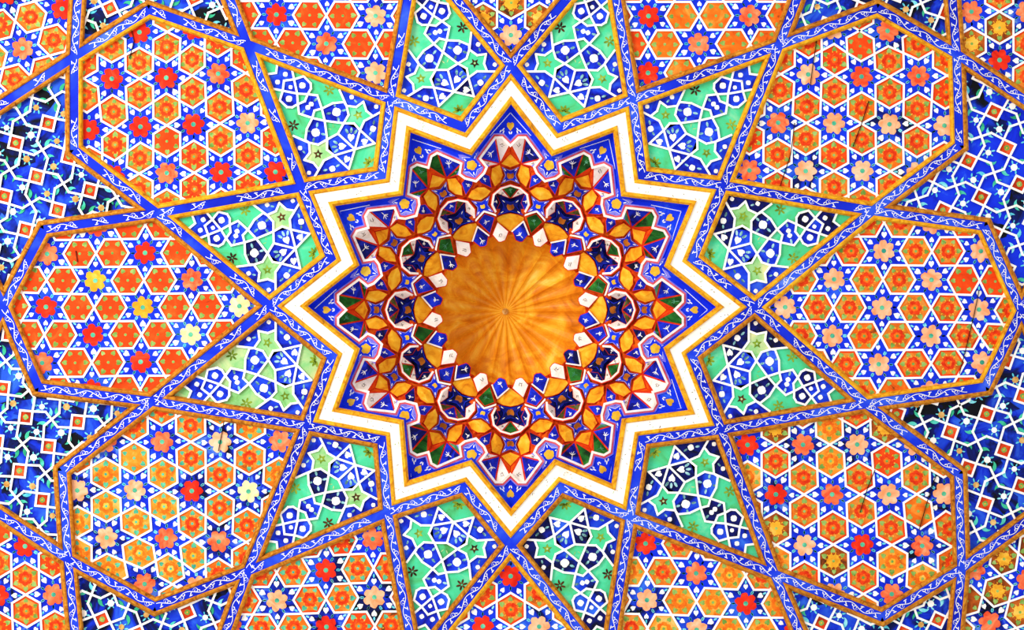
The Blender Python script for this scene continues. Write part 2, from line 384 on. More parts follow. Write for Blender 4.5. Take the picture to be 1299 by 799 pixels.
PAL = {
 0:   (['flower_peach'], ['orange_hexagon', 'orange_hexagon', 'red_hexagon'], 'rose', 'leaf_green', ['blue_bright'] * 3 + ['blue_paint'], 'gold_moulding', 'peach flowers on bright blue stars'),
 30:  (['flower_coral', 'flower_peach', 'flower_peach', 'flower_red'], ['orange_hexagon', 'brown_hexagon', 'red_hexagon', 'amber_hexagon'], 'rose', 'leaf_green', ['blue_bright', 'blue_paint', 'blue_worn'], 'brown_moulding', 'smoky brown hexagons and mixed coral flowers'),
 60:  (['flower_red', 'flower_coral', 'flower_peach'], ['orange_hexagon', 'amber_hexagon'], 'rose', 'leaf_green', ['blue_bright', 'blue_black'], 'brown_moulding', 'orange hexagons and coral flowers'),
 90:  (['flower_red', 'flower_peach'], ['red_hexagon', 'orange_hexagon'], 'rose', 'leaf_green', ['blue_black', 'blue_paint'], 'gold_moulding', 'a red flower at its point'),
 120: (['flower_coral', 'flower_peach', 'flower_red'], ['red_hexagon', 'orange_hexagon'], 'rose', 'leaf_teal', ['blue_black', 'blue_worn', 'blue_bright'], 'brown_moulding', 'teal-dotted orange hexagons'),
 150: (['flower_peach', 'flower_coral', 'flower_peach', 'flower_cream'], ['amber_hexagon', 'amber_hexagon', 'orange_hexagon'], 'rose', 'leaf_teal', ['blue_worn', 'blue_worn', 'blue_paint'], 'brown_moulding', 'pale amber hexagons, washed-out peach flowers'),
 180: (['flower_red', 'flower_red', 'flower_yellow', 'flower_cream', 'flower_coral'], ['red_hexagon'], 'plain', 'leaf_green', ['blue_paint', 'blue_bright'], 'brown_moulding', 'plain red hexagons and red, yellow and cream flowers'),
 210: (['flower_red', 'flower_red', 'flower_red', 'flower_coral'], ['red_hexagon', 'red_hexagon', 'orange_hexagon'], 'rose', 'leaf_green', ['blue_bright'], 'gold_moulding', 'red flowers and red hexagons'),
 240: (['flower_red', 'flower_peach', 'flower_coral'], ['red_hexagon'], 'plain', 'leaf_green', ['blue_paint', 'blue_bright'], 'brown_moulding', 'plain red hexagons with green dots'),
 270: (['flower_peach'], ['red_hexagon', 'brown_hexagon'], 'rose', 'leaf_green', ['blue_bright'], 'brown_moulding', 'a single peach flower at its point'),
 300: (['flower_red', 'flower_coral', 'flower_coral'], ['orange_hexagon', 'red_hexagon'], 'plain', 'leaf_green', ['blue_bright', 'blue_paint'], 'brown_moulding', 'orange hexagons and coral-red flowers'),
 330: (['flower_peach', 'flower_coral', 'flower_peach'], ['orange_hexagon', 'red_hexagon', 'red_hexagon'], 'rose', 'leaf_green', ['blue_bright', 'blue_bright', 'blue_paint', 'blue_black'], 'gold_moulding', 'rose-centred orange hexagons and peach flowers'),
}
for k in range(12):
    th = 30 * k
    fl, hx, st, lm, worn, mo, desc = PAL[th]
    poly = [wp(RT, th), wp(RG, th + 15), wp(RF, th + AF), wp(RO, th), wp(RF, th - AF), wp(RG, th - 15)]
    if not inframe(poly, 0): continue
    hex_panel('hexagonal panel at %s o\'clock, with %s' % (clock(th), desc), poly,
              pol(RT + 38.5, th), radians(th), fl, hx, st, lm, worn, mo, 'hexagonal panels ringing the star')
CORN = {
 210: ((22.8, 55.3), -45 + 30, ['flower_red', 'flower_red', 'flower_coral'], ['orange_hexagon', 'red_hexagon'], 'leaf_green', 'upper left corner with a red flower beside a yellow rose'),
 330: ((1266, 73.6), 30, ['flower_coral', 'flower_red'], ['brown_hexagon', 'red_hexagon'], 'leaf_green', 'upper right corner with dark brown hexagons'),
 30:  ((1248.7, 783.5), -47.5 + 30, ['flower_coral'], ['brown_hexagon'], 'leaf_green', 'lower right corner with yellow roses on brown hexagons'),
 150: ((33.6, 697.3), 30, ['flower_coral', 'flower_red'], ['red_hexagon', 'red_hexagon'], 'leaf_green', 'lower left corner with red hexagons and coral flowers'),
}
RX = 773.0
for th, (og, ang, fl, hx, lm, desc) in CORN.items():
    poly = [wp(RO, th), wp(RX, th + 15), pol(980, th + 9), pol(980, th - 9), wp(RX, th - 15)]
    hex_panel('outermost hexagon-patterned panel filling the ' + desc, poly, og, radians(ang), fl, hx, 'rose', lm,
              ['blue_worn', 'blue_paint'], 'brown_moulding', 'corner panels of the ceiling')

# ------------------------------------------------------------------ green kite panels between the star's points
def locA(x, y): return loc15(890 + x / 5.71, 245 + y / 5.71)
def locB(x, y): return loc15(970 + x / 7.262, 250 + y / 7.262)
def loc15(px, py):
    t = radians(-15); dx, dy = px - C0[0], py - C0[1]
    return (dx * cos(t) + dy * sin(t), dx * sin(t) - dy * cos(t))
def ax(p): return (p[0], 0.0)
P0 = ax(locA(195, 420)); MM = ax(locA(355, 373)); CC = ax(locA(480, 325)); X2 = ax(locB(370, 295)); TN = ax(locB(525, 245))
NB = ax(locB(163, 365)); NR = ax(locB(275, 315)); VV = (420.0, 0.0)
a1, a2, a3, a4 = locA(90, 300), locA(232, 262), locA(290, 240), locA(355, 278)
b1 = locB(110, 300); b2 = locB(205, 215); b3 = locB(285, 250); b4 = locB(285, 190); b5 = locB(310, 150); b6 = locB(395, 125); b7 = locB(455, 195)
def mir(p): return (p[0], -p[1])
KL = [[P0, a1, a2, a3, a4, CC, mir(b1), mir(b2), mir(b3), X2, b7, locB(512, 128)],
      [P0, locA(228, 264), locA(235, 185), locA(170, 75)],
      [locA(205, 120), locA(258, 112), locA(310, 65), locA(335, 125), locA(400, 155), locA(430, 140), locA(495, 190), b1],
      [locA(500, 82), locA(400, 155), locA(355, 205), a4, MM], [MM, P0],
      [b1, NB], [b3, NR], [b3, b4, b5, b6, b7, TN], [VV, (426, 8), (430, 30)]]
KBLUE = {'petal_cell': [a1, locA(225, 265), P0], 'fan_cell': [locA(225, 265), a3, a4, MM, P0],
         'octagon_cell': [locA(355, 205), locA(400, 155), locA(430, 140), locA(495, 190), b1, CC, a4],
         'corner_cell': [a1, a2, a4, locA(355, 205), locA(400, 155), locA(495, 86), locA(330, -60), locA(120, -60), locA(0, 200)],
         'pentagon_cell': [b3, b4, b5, b6, b7, X2], 'end_cell': [TN, b7, locB(505, 133), (418, 45), (431, 30), (426, 8), VV]}
KSTAR = [locA(200, 115), locA(258, 112), locA(310, 65), locA(335, 125), locA(400, 155), locA(355, 205), a4, a3, a2, locA(235, 185)]
BOW = [b1, b2, b3, NR, mir(b3), mir(b2), mir(b1), NB]
KPAL = {15: ('mint', 'kite_blue', 'navy cells'), 345: ('mint', 'kite_blue', 'brown flowers'), 315: ('mint', 'kite_blue', 'a brown-eyed green star'),
        285: ('mint', 'kite_blue', 'olive stars on mint'), 255: ('mint', 'kite_blue', 'pale olive stars'), 225: ('mint', 'kite_blue', 'paw-like flowers'),
        195: ('mint', 'kite_blue', 'rust-spotted mint ground'), 165: ('pale_green', 'kite_blue', 'faded cream-green ground'), 135: ('mint', 'kite_blue', 'navy outer cells'),
        105: ('mint', 'kite_blue', 'a chipped star'), 75: ('mint', 'blue_black', 'black fan cells'), 45: ('mint', 'blue_black', 'mostly navy cells')}
def kite_panel(th):
    ground, kb, desc = KPAL[th]
    poly = [wp(RN, th), wp(RT, th + 15), wp(RG, th), wp(RT, th - 15)]
    inner = offset(poly, 11.2); clips = [inner]
    cx = sum(p[0] for p in poly) / 4; cy = sum(p[1] for p in poly) / 4
    P = thing('green_panel', 'mint kite panel between %s o\'clock star points, with %s' % (between(th), desc), 'ceiling panel', W(cx, cy, 0), 'green kite panels round the star')
    t = radians(th)
    def g(p): return warp((C0[0] + p[0] * cos(t) + p[1] * sin(t), C0[1] + p[0] * sin(t) - p[1] * cos(t)))
    def G(ps): return [g(p) for p in ps]
    def ang(dx, dy):   # local direction to angle
        return atan2(dx * sin(t) - dy * cos(t), dx * cos(t) + dy * sin(t))
    b = MB(); b.flat(offset(poly, 6), .8, ground, 6)
    # olive leaves on the green ground
    for s in (1, -1):
        q = locA(565, 120); q = (q[0], q[1] * s)
        om = 'dark_brown' if random.random() < .3 else 'olive'
        for i in range(6): multi(b, leafpoly(g((q[0] + 4.2 * cos(i * 1.047), q[1] + 4.2 * sin(i * 1.047))), 3.4, 1.4, ang(cos(i * 1.047), sin(i * 1.047))), .6, om, clips)
    q = (RN + 21, 0)
    for i in range(5):
        e = pi + (i - 2) * .75
        multi(b, leafpoly(g((q[0] + 4.5 * cos(e + pi), q[1] + 4.5 * sin(e))), 4.2, 1.7, ang(cos(e + pi), sin(e))), .6, 'olive', clips)
    for s in (1, -1):   # pale lines in the mint triangles
        multi(b, leafpoly(g((CC[0] - 12, 3 * s)), 2.6, .7, ang(.8, .6 * s)), .6, 'pale_green', clips)
    b.build('panel_board', P)
    moulding(P, poly, 'gold_moulding' if th in (195, 225, 255, 285, 315, 345) else 'brown_moulding')
    def cell(name, pl, s, deco):
        b = MB(); q = G([(p[0], p[1] * s) for p in pl])
        if not inframe(q): return
        m = 'navy' if random.random() < ({15: .4, 345: .2}.get(th, .1) if kb == 'kite_blue' else .5) else kb
        if not multi(b, q, 0.0, m, clips, .8): return
        for kind, p, r, a in deco:
            p = (p[0], p[1] * s); da = ang(cos(a), sin(a) * s)
            if kind == 'dot': multi(b, petals(g(p), r, 4, da, .12), -.3, 'white_paint', clips)
            if kind == 'tear': multi(b, heart(g(p), r, da), -.3, 'white_paint', clips)
            if kind == 'leaf': multi(b, leafpoly(g(p), r * 1.2, r * .55, da), -.25, 'grey_leaf', clips)
        b.build(name, P)
    for s in (1, -1):
        c = lambda pl: (sum(p[0] for p in pl) / len(pl), sum(p[1] for p in pl) / len(pl))
        pc = locA(158, 322); cell('petal_cell', KBLUE['petal_cell'], s, [('tear', pc, 4.6, -1.2), ('leaf', (pc[0] + 3.5, pc[1] + 6), 2.2, 1.0), ('leaf', (pc[0] - 4.5, pc[1] - 4.5), 2.2, -2.2)])
        fc = locA(258, 345); d = (MM[0] - P0[0], 0)
        cell('fan_cell', KBLUE['fan_cell'], s, [('tear', fc, 5.0, .9)] + [('leaf', (fc[0] + 9.6 * cos(e), fc[1] + 9.6 * sin(e)), 3.1, e) for e in (.25, .85, 1.45)])
        oc = locA(440, 232); cell('octagon_cell', KBLUE['octagon_cell'], s, [('dot', oc, 5.6, .3)] + [('leaf', (oc[0] + 10 * cos(e), oc[1] + 10 * sin(e)), 2.8, e) for e in (.55, 2.1, 3.7, 5.3)])
        k1, k2, k3 = locA(400, 80), locA(152, 205), locA(212, 48)
        cell('corner_cell', KBLUE['corner_cell'], s, [('dot', k1, 3.0, 0), ('dot', k2, 4.0, .4), ('dot', k3, 2.8, 0), ('leaf', (k2[0] + 5, k2[1] + 7), 2.6, 1.0), ('leaf', (k2[0] - 2, k2[1] - 7), 2.4, -1.8), ('leaf', (k1[0] - 7, k1[1] + 0), 2.2, 0)])
        b = MB()
        if multi(b, G([(p[0], p[1] * s) for p in KSTAR]), -.5, 'pale_green' if random.random() < .4 else ground, clips, .9):
            sc = g((locA(295, 170)[0], locA(295, 170)[1] * s))
            om = 'dark_brown' if random.random() < .25 else 'olive'
            multi(b, starpoly(sc, 6.5, 3.0, 5, random.random()), -.75, om, clips)
            multi(b, ngon(sc, 1.5, 7), -.9, 'pale_green', clips)
            b.build('star', P)
        pn = locB(365, 205); cell('pentagon_cell', KBLUE['pentagon_cell'], s, [('dot', pn, 4.2, 0)])
    bc = ax(locB(218, 330)); cell('bow_cell', BOW, 1, [('dot', (bc[0], 3), 3.2, 0), ('dot', (bc[0], -3), 3.2, 0), ('leaf', (bc[0], 11), 2.8, pi / 2), ('leaf', (bc[0], -11), 2.8, pi / 2)])
    cell('centre_cell', [X2, b7, TN, mir(b7)], 1, [('dot', ((X2[0] + TN[0]) / 2, 0), 2.7, 0)])
    ec = KBLUE['end_cell']; cell('end_cell', ec[:-1] + [VV] + [mir(p) for p in ec[1:-1]][::-1], 1, [('dot', (VV[0] - 9, 7), 3.2, 0), ('dot', (VV[0] - 9, -7), 3.2, 0)])
    segs = []
    for L in KL:
        for a, c in zip(L, L[1:]):
            segs.append((g(a), g(c)))
            if abs(a[1]) > 1e-6 or abs(c[1]) > 1e-6: segs.append((g(mir(a)), g(mir(c))))
    segs = [sg for i, sg in enumerate(segs)]
    # the middle spoke between the two fan cells
    straps(P, segs, clips, 2.7)
for k in range(12): kite_panel(15 + 30 * k)

# ------------------------------------------------------------------ dark outer panels with red squares
DARK = {
 345: ((1260.9, 218.8), (48.5, -16.5), (16, 46), 0, 'blue_bright', 'bright blue ground and turquoise crescents'),
 15:  ((1239.6, 559.2), (46, -22.7), (22, 45.5), 1, 'blue_black', 'tan dots and a bleached square'),
 195: ((53.7, 190), (41, -25), (26.5, 42.5), 1, 'blue_black', 'red squares at the left edge'),
 165: ((28.5, 563), (37, -31), (29, 37), 1, 'blue_black', 'smoky navy ground at the left edge'),
 225: ((215, 12), (45, 16), (-16, 45), 0, 'blue_black', 'small red square by the top edge'),
 315: ((1105, -20), (44, -20), (20, 44), 0, 'blue_black', 'black ground at the top edge'),
 135: ((206, 790), (45, 18), (-18, 45), 0, 'blue_black', 'pale blue crescents at the bottom edge'),
 45:  ((1160, 772), (44, -16), (16, 44), 0, 'blue_black', 'black ground at the bottom edge'),
}
BLACK = {195: [(38, 138, 34, 20, -35), (14, 196, 30, 16, 10), (8, 300, 16, 30, 0), (158, 258, 20, 8, 30)], 345: [(1222, 116, 34, 22, 30), (1265, 160, 14, 10, 0), (1292, 258, 14, 26, 10), (1262, 292, 20, 10, 0)],
 15: [(1250, 520, 40, 18, -10), (1255, 575, 24, 16, 60), (1285, 560, 20, 30, 0), (1270, 630, 24, 18, 40)], 165: [(62, 520, 60, 12, 6), (30, 545, 30, 14, 0), (90, 560, 16, 12, 0), (12, 600, 14, 30, 0)],
 225: [(118, 28, 20, 18, 0), (270, 18, 24, 16, 0)], 315: [(1150, 20, 40, 20, 20)], 135: [(280, 740, 24, 14, -40)], 45: [(1040, 752, 26, 14, 20), (1195, 760, 20, 26, 0)]}
def dark_panel(th):
    X0, u, v, par, ground, desc = DARK[th]
    poly = [wp(RG, th), wp(RF, th - 15 + AF), wp(RO, th - 15), wp(RX, th), wp(RO, th + 15), wp(RF, th + 15 - AF)]
    inn = ccw(poly); inn = offset(poly, 11.2)
    if area2(poly) < 0: pv = inn
    g0, f1, o1, x0, o2, f2 = inn if area2(poly) > 0 else inn[::-1]
    if area2(poly) <= 0:  # keep the vertex order of the sketch
        order = offset(poly, 11.2); n = len(order); order = order[::-1]; g0, f1, o1, x0, o2, f2 = order
    clips = [[g0, f1, x0], [f1, o1, x0], [g0, f2, x0], [f2, o2, x0]]
    cx = sum(p[0] for p in poly) / 6; cy = sum(p[1] for p in poly) / 6
    P = thing('dark_panel', 'arrow-shaped panel between %s o\'clock, with %s' % (between(th), desc), 'ceiling panel', W(cx, cy, 0), 'dark arrow panels of the outer ring')
    b = MB(); b.flat(offset(poly, 6), .8, ground, 6); bo = b.build('panel_board', P)
    b = MB()
    for x, y, rx, ry, a in BLACK.get(th, []):
        blob = [(x + (p[0] - x) * random.uniform(.8, 1.15), y + (p[1] - y) * random.uniform(.8, 1.15)) for p in ngon((x, y), rx, 22, 0, ry, radians(a))]
        multi(b, blob, .3, 'black_blue', clips, .4)
    if b.f: b.build('blackened_patch', bo)
    moulding(P, poly, 'brown_moulding')
    def q(i, j): return (X0[0] + (i - .5) * u[0] + (j - .5) * v[0], X0[1] + (i - .5) * u[1] + (j - .5) * v[1])
    segs = []; h = .235; ua = atan2(u[1], u[0])
    R = range(-6, 7)
    for i in R:
        for j in R:
            A = (i + j + par) % 2 == 0
            sq = [q(i - h, j), q(i, j - h), q(i + h, j), q(i, j + h)]
            if inframe(sq, 60):
                segs += [(sq[k], sq[(k + 1) % 4]) for k in range(4)]
                b = MB(); 
                if multi(b, sq, -.4, 'tile_red', clips, .9):
                    c = q(i, j)
                    multi(b, petals(c, 3.6, 4, ua + pi / 4, .12), -.6, 'leaf_green', clips); multi(b, ngon(c, 1.1, 6), -.75, 'flower_yellow', clips)
                    b.build('red_square', P)
            # bent lines to the crossing at the middle of each lattice cell
            if A:
                for s in (1, -1):
                    for w in (1, -1):
                        segs += [(q(i + s * h, j), q(i + s * .5, j + w * .24)), (q(i + s * .5, j + w * .24), q(i + s * .5, j + w * .5))]
            else:
                for s in (1, -1):
                    for w in (1, -1):
                        segs += [(q(i, j + s * h), q(i + w * .24, j + s * .5)), (q(i + w * .24, j + s * .5), q(i + w * .5, j + s * .5))]
            for hor in (True, False):
                c = q(i + .5, j) if hor else q(i, j + .5)
                if not inframe([c], 30): continue
                long_v = hor
                # cell between two squares: white bud with a crescent on either side
                e = (v if hor else u); el = hypot(*e); ea = atan2(e[1], e[0])
                c = (c[0] + random.uniform(-2.5, 2.5), c[1] + random.uniform(-2.5, 2.5))
                b = MB(); ok = False
                dm = 'white_paint' if (ground == 'blue_bright' or random.random() < .55) else 'boss_cream'
                cm = random.choice(['turquoise', 'crescent_green']) if ground == 'blue_bright' else random.choice(['crescent_green', 'crescent_green', 'turquoise'])
                ok |= multi(b, ngon(c, 4.1 * random.uniform(.85, 1.1), 10), -.3, dm, clips, .9)
                for s in (1, -1):
                    cc = (c[0] + s * 9.5 * cos(ea), c[1] + s * 9.5 * sin(ea))
                    ok |= multi(b, crescent(cc, 7.6, ea + pi * (s < 0) + random.uniform(-1.1, 1.1), 2.7, .66), -.2, cm, clips, .9)
                    l = (c[0] + 6.5 * cos(ea + s * pi / 2), c[1] + 6.5 * sin(ea + s * pi / 2))
                    ok |= multi(b, leafpoly(l, 2.8, 1.1, ea + pi / 2 + random.uniform(-.5, .5)), -.2, 'turquoise', clips, .9)
                    for w in (-.6, .6):
                        l = (c[0] + 5.5 * cos(ea + w + pi * (s > 0)), c[1] + 5.5 * sin(ea + w + pi * (s > 0)))
                        ok |= multi(b, leafpoly(l, 2.1, .8, ea + w), -.2, 'turquoise', clips, .9)
                if ok: b.build('flower_bud', P)
    straps(P, segs, clips, 2.8)
for th in DARK: dark_panel(th)

# ------------------------------------------------------------------ blue ribs with white scrolls
def ribbon(b, pts, w, d, name, taper=True):
    n = len(pts); A = []; B = []
    for i, p in enumerate(pts):
        a = pts[max(0, i - 1)]; c = pts[min(n - 1, i + 1)]
        l = hypot(c[0] - a[0], c[1] - a[1]) or 1; nx, ny = -(c[1] - a[1]) / l, (c[0] - a[0]) / l
        h = w / 2 * (1 if not taper else max(.25, sin(pi * (i + .6) / (n + .2))))
        A.append((p[0] + nx * h, p[1] + ny * h, d)); B.append((p[0] - nx * h, p[1] - ny * h, d))
    b.strip(A, B, name)
def scroll(b, p, q, d, dens=1.0):
    l = hypot(q[0] - p[0], q[1] - p[1]); 
    if l < 12: return
    ux, uy = (q[0] - p[0]) / l, (q[1] - p[1]) / l
    def g(x, y): return (p[0] + ux * x - uy * y, p[1] + uy * x + ux * y)
    half = 20.0; n = max(1, round((l - 6) / half)); half = (l - 6) / n; A = 3.3
    for k in range(n):
        x0 = 3 + k * half; s = 1 if k % 2 == 0 else -1
        if random.random() > dens: continue
        ribbon(b, [g(x0 + half * t / 8, s * A * cos(pi * t / 8)) for t in range(9)], .8, d, 'white_paint', False)
        c = (x0 + half * .36, -s * 1.2); R = min(3.6, half * .22)
        pts = [g(c[0] + R * (1 - .74 * t / 12) * cos(s * (-.2 - t * .66)), c[1] + R * (1 - .74 * t / 12) * sin(s * (-.2 - t * .66))) for t in range(13)]
        ribbon(b, pts, .85, d, 'white_paint')
        for e, r, ox, oy in ((.9, 2.3, .72, .2), (.1, 2.5, .76, .9), (-.9, 1.9, .14, .1)):
            b.flat(leafpoly(g(x0 + half * ox, s * 3.4 * oy), r, .62, atan2(uy, ux) + s * e), d, 'white_paint')
def rib(name, label, pts, d, dens, group):
    """one straight batten through the given nodes"""
    if not any(inframe([(a[0] + (c[0] - a[0]) * t / 8, a[1] + (c[1] - a[1]) * t / 8) for t in range(9)], 0) for a, c in zip(pts, pts[1:])): return
    mid = pts[len(pts) // 2]
    P = thing(name, label, 'ceiling rib', W(mid[0], mid[1], d), group)
    b = MB(); w = 5.9
    n = len(pts); prev = []
    L = []; Rr = []
    for i, p in enumerate(pts):
        a = pts[max(0, i - 1)]; c = pts[min(n - 1, i + 1)]
        l = hypot(c[0] - a[0], c[1] - a[1]); nx, ny = -(c[1] - a[1]) / l, (c[0] - a[0]) / l
        L.append((p[0] + nx * w, p[1] + ny * w)); Rr.append((p[0] - nx * w, p[1] - ny * w))
    b.strip([(x, y, d) for x, y in L], [(x, y, d) for x, y in Rr], 'rib_blue')
    b.strip([(x, y, d) for x, y in L], [(x, y, 4) for x, y in L], 'rib_blue')
    b.strip([(x, y, 4) for x, y in Rr], [(x, y, d) for x, y in Rr], 'rib_blue')
    b.build('rib_batten', P)
    b = MB()
    for a, c in zip(pts, pts[1:]): scroll(b, a, c, d - .25, dens)
    if b.f: b.build('scrollwork', P)
for k in range(12):
    th = 30 * k
    for s in (1, -1):
        dens = .55 if th in (210,) else (.75 if th in (180, 240) else .97)
        tow = clock(th + s * 30)
        rib('ceiling_rib', 'long blue rib from the star\'s %s o\'clock tip leaning to %s o\'clock' % (clock(th), tow),
            [wp(RT, th), wp(RG, th + s * 15), wp(RF, th + s * (30 - AF))], -6.0 - .05 * (s > 0), dens, 'long scroll-painted ribs')
        f, o, x = wp(RF, th + s * AF), wp(RO, th), wp(RX, th - s * 15)
        rib('outer_rib', 'short blue rib at the %s o\'clock hexagon panel\'s outer corner, leaning to %s o\'clock' % (clock(th), clock(th - s * 30)),
            [f, o, x], -6.1 - .05 * (s > 0), dens, 'short outer ribs')

# ------------------------------------------------------------------ the white twelve-pointed star frame
ZZ = []
for k in range(12): ZZ += [wp(RT, 30 * k), wp(RN, 30 * k + 15)]
SF = thing('star_frame', 'large white twelve-pointed star frame edged in gold around the dome', 'star frame', W(C0[0], C0[1], -6))
def ringband(b, o0, d0, o1, d1, m):
    A = [(p[0], p[1], d0) for p in offset(ZZ, o0)]; B = [(p[0], p[1], d1) for p in offset(ZZ, o1)]
    b.strip(A, B, m, True)
b = MB(); ringband(b, -5.9, 3, -5.9, -6.15, 'rib_blue'); ringband(b, -5.9, -6.15, 5.9, -6.15, 'rib_blue'); rb = b.build('blue_border', SF)
b = MB()
zz = ccw(ZZ)
for i in range(24): scroll(b, zz[i], zz[(i + 1) % 24], -6.4, .95)
b.build('scrollwork', rb)
b = MB()
for o0, d0, o1, d1 in ((5.9, -6.1, 7.4, -8.4), (7.4, -8.4, 9.6, -8.2), (9.6, -8.2, 11.6, -5.4)): ringband(b, o0, d0, o1, d1, 'gold_moulding')
b.build('outer_moulding', SF)
b = MB(); ringband(b, 11.3, -5.6, 23.8, -5.6, 'white_band')
wb = b.build('white_band', SF)
b = MB(); m1 = offset(ZZ, 17.4)
for i in range(24):
    p, q = m1[i], m1[(i + 1) % 24]
    for k in range(9):
        t = random.uniform(.04, .96); o = random.uniform(-4.6, 4.6); l = hypot(q[0] - p[0], q[1] - p[1])
        c = (p[0] + (q[0] - p[0]) * t - (q[1] - p[1]) / l * o, p[1] + (q[1] - p[1]) * t + (q[0] - p[0]) / l * o)
        b.flat(leafpoly(c, random.uniform(.8, 2.0), .32, atan2(q[1] - p[1], q[0] - p[0]) + random.choice((0, 1.57, .8, -.8)), 6), -5.75, random.choice(('brown_moulding', 'dark_brown', 'leaf_green')))
b.build('painted_flecks', wb)
b = MB()
for o0, d0, o1, d1 in ((23.6, -5.5, 24.6, -8.2), (24.6, -8.2, 27.4, -8.4), (27.4, -8.4, 30.2, -4.0), (30.2, -4.0, 30.4, 2)): ringband(b, o0, d0, o1, d1, 'gold_moulding')
b.build('inner_moulding', SF)
b = MB(); ringband(b, 30.2, -2, 33.4, 12, 'blue_bright'); b.build('inner_wall', SF)

# ------------------------------------------------------------------ the muqarnas inside the star
MC = (647.5, 393.0)
MQ = thing('muqarnas_vault', 'faceted muqarnas of blue, gold, green and white cells ringing the ochre dome', 'muqarnas', W(MC[0], MC[1], 12))
def mg(p, th):
    t = radians(th)
    return (MC[0] + p[0] * cos(t) - p[1] * sin(t), MC[1] + p[0] * sin(t) + p[1] * cos(t), p[2])
def pp(r, deg, d): return (r * cos(radians(deg)), r * sin(radians(deg)), d)
SD = 12.0
W1 = [(210, 0), (220, 10), (220, 19.6), (192, 40.3), (181, 31.5), (174, 34.5), (164.5, 44.1)]
def r15(p):   # mirror in the 15 degree axis
    t = radians(30); return (p[0] * cos(t) + p[1] * sin(t), p[0] * sin(t) - p[1] * cos(t))
W1H = W1 + [r15(p) for p in W1[:-1]][::-1]        # from one tip axis to the next
w1loop = []
for k in range(12): w1loop += [mg((p[0], p[1], 0), 30 * k)[:2] for p in W1H[:-1]]
# blue star field (one plate per point)
tips = offset(ZZ, 33.2)
for k in range(12):
    th = 30 * k
    # find the star-outline vertices nearest this tip and its two notches
    def near(a, r):
        q = pol(r, a); return min(tips, key=lambda p: hypot(p[0] - q[0], p[1] - q[1]))
    T0, N1, N0 = near(th, 258), near(th + 15, 198), near(th - 15, 198)
    path = [mg((p[0], p[1], 0), th)[:2] for p in W1] ; pathm = [mg((p[0], -p[1], 0), th)[:2] for p in W1]
    poly = [T0, N1] + path[::-1] + pathm[1:] + [N0]
    b = MB(); b.flat(poly, SD, 'blue_bright', 4)
    fld = b.build('star_plate', MQ)
    # white line border, gold teardrop and sprays
    b = MB(); e = radians(th)
    c = mg((233, 0, 0), th); u = lambda r, a: (c[0] + r * cos(e + a), c[1] + r * sin(e + a))
    b.flat(heart(u(0, 0), 5.4, e), SD - .6, 'star_gold'); b.build('teardrop', fld)
    b = MB()
    apex = mg((250, 0, 0), th)[:2]
    for s in (1, -1):
        far_ = mg((221, 26 * s, 0), th)[:2]
        b.flat(quadseg(apex, far_, .9), SD - .4, 'white_paint')
        for r, a, l in ((10, 2.0, 2.6), (12, 2.3, 3.0), (14, 2.05, 2.2), (8.5, 3.0, 2.0)):
            b.flat(leafpoly(u(r, s * a), l, .8, e + s * (a + .5)), SD - .5, 'white_paint')
    b.build('white_sprays', fld)
# notch stars
for k in range(12):
    th = 30 * k + 15
    P = None
    c = mg((190, 0, 0), th)[:2]; e = radians(th)
    b = MB()
    shp = lambda R: [(c[0] + rr * R * cos(e + a), c[1] + rr * R * sin(e + a)) for rr, a in ((1.0, pi), (.55, pi + .63), (1.0, pi + 1.26), (.55, pi + 1.88), (.95, pi + 2.5), (.6, 0), (.95, pi - 2.5), (.55, pi - 1.88), (1.0, pi - 1.26), (.55, pi - .63))]
    b.flat(shp(23), SD - 1.0, 'lavender', 2); b.flat(shp(17.0), SD - 1.3, 'white_paint'); b.flat(shp(16.0), SD - 1.5, 'blue_bright')
    so = b.build('five_pointed_star', MQ)
    b = MB(); b.flat(petals(c, 6.6, 5, e + pi, .16), SD - 2.0, 'star_gold', .4)
    for a in (pi, pi + 1.26, pi - 1.26, pi + 2.5, pi - 2.5): b.flat(leafpoly((c[0] + 11 * cos(e + a), c[1] + 11 * sin(e + a)), 2.4, .7, e + a), SD - 1.8, 'white_paint')
    b.build('star_centre', so)
# white outline with red and lavender lines along the blue plates
wl = ccw(w1loop)
b = MB()
def outl(o0, o1, d, m, thick=0):
    A = offset(wl, o0); B = offset(wl, o1)
    b.strip([(p[0], p[1], d) for p in A], [(p[0], p[1], d) for p in B], m, True)
    if thick:
        b.strip([(p[0], p[1], d + thick) for p in A], [(p[0], p[1], d) for p in A], m, True); b.strip([(p[0], p[1], d) for p in B], [(p[0], p[1], d + thick) for p in B], m, True)
outl(-.2, 2.7, SD - 3.0, 'facet_white', 7); b.build('white_outline', MQ)
b = MB(); outl(-2.4, -.1, SD - 2.4, 'pink_line', 3); outl(-3.9, -2.4, SD - 1.8, 'lavender', 2); b.build('red_outline', MQ)
ALLV = []
def fan_depth(p, V, c):
    """height of the centroid fan (V, c) at the ceiling point p"""
    best = None
    for i in range(len(V)):
        a, q = V[i], V[(i + 1) % len(V)]
        det = (a[0] - c[0]) * (q[1] - c[1]) - (q[0] - c[0]) * (a[1] - c[1])
        if abs(det) < 1e-6: continue
        l = ((p[0] - c[0]) * (q[1] - c[1]) - (q[0] - c[0]) * (p[1] - c[1])) / det
        m = ((a[0] - c[0]) * (p[1] - c[1]) - (p[0] - c[0]) * (a[1] - c[1])) / det
        bad = max(0, -l) + max(0, -m)
        if best is None or bad < best[0]: best = (bad, c[2] + l * (a[2] - c[2]) + m * (q[2] - c[2]))
    return best[1]
def cen3(V): return tuple(sum(p[i] for p in V) / len(V) for i in range(3))
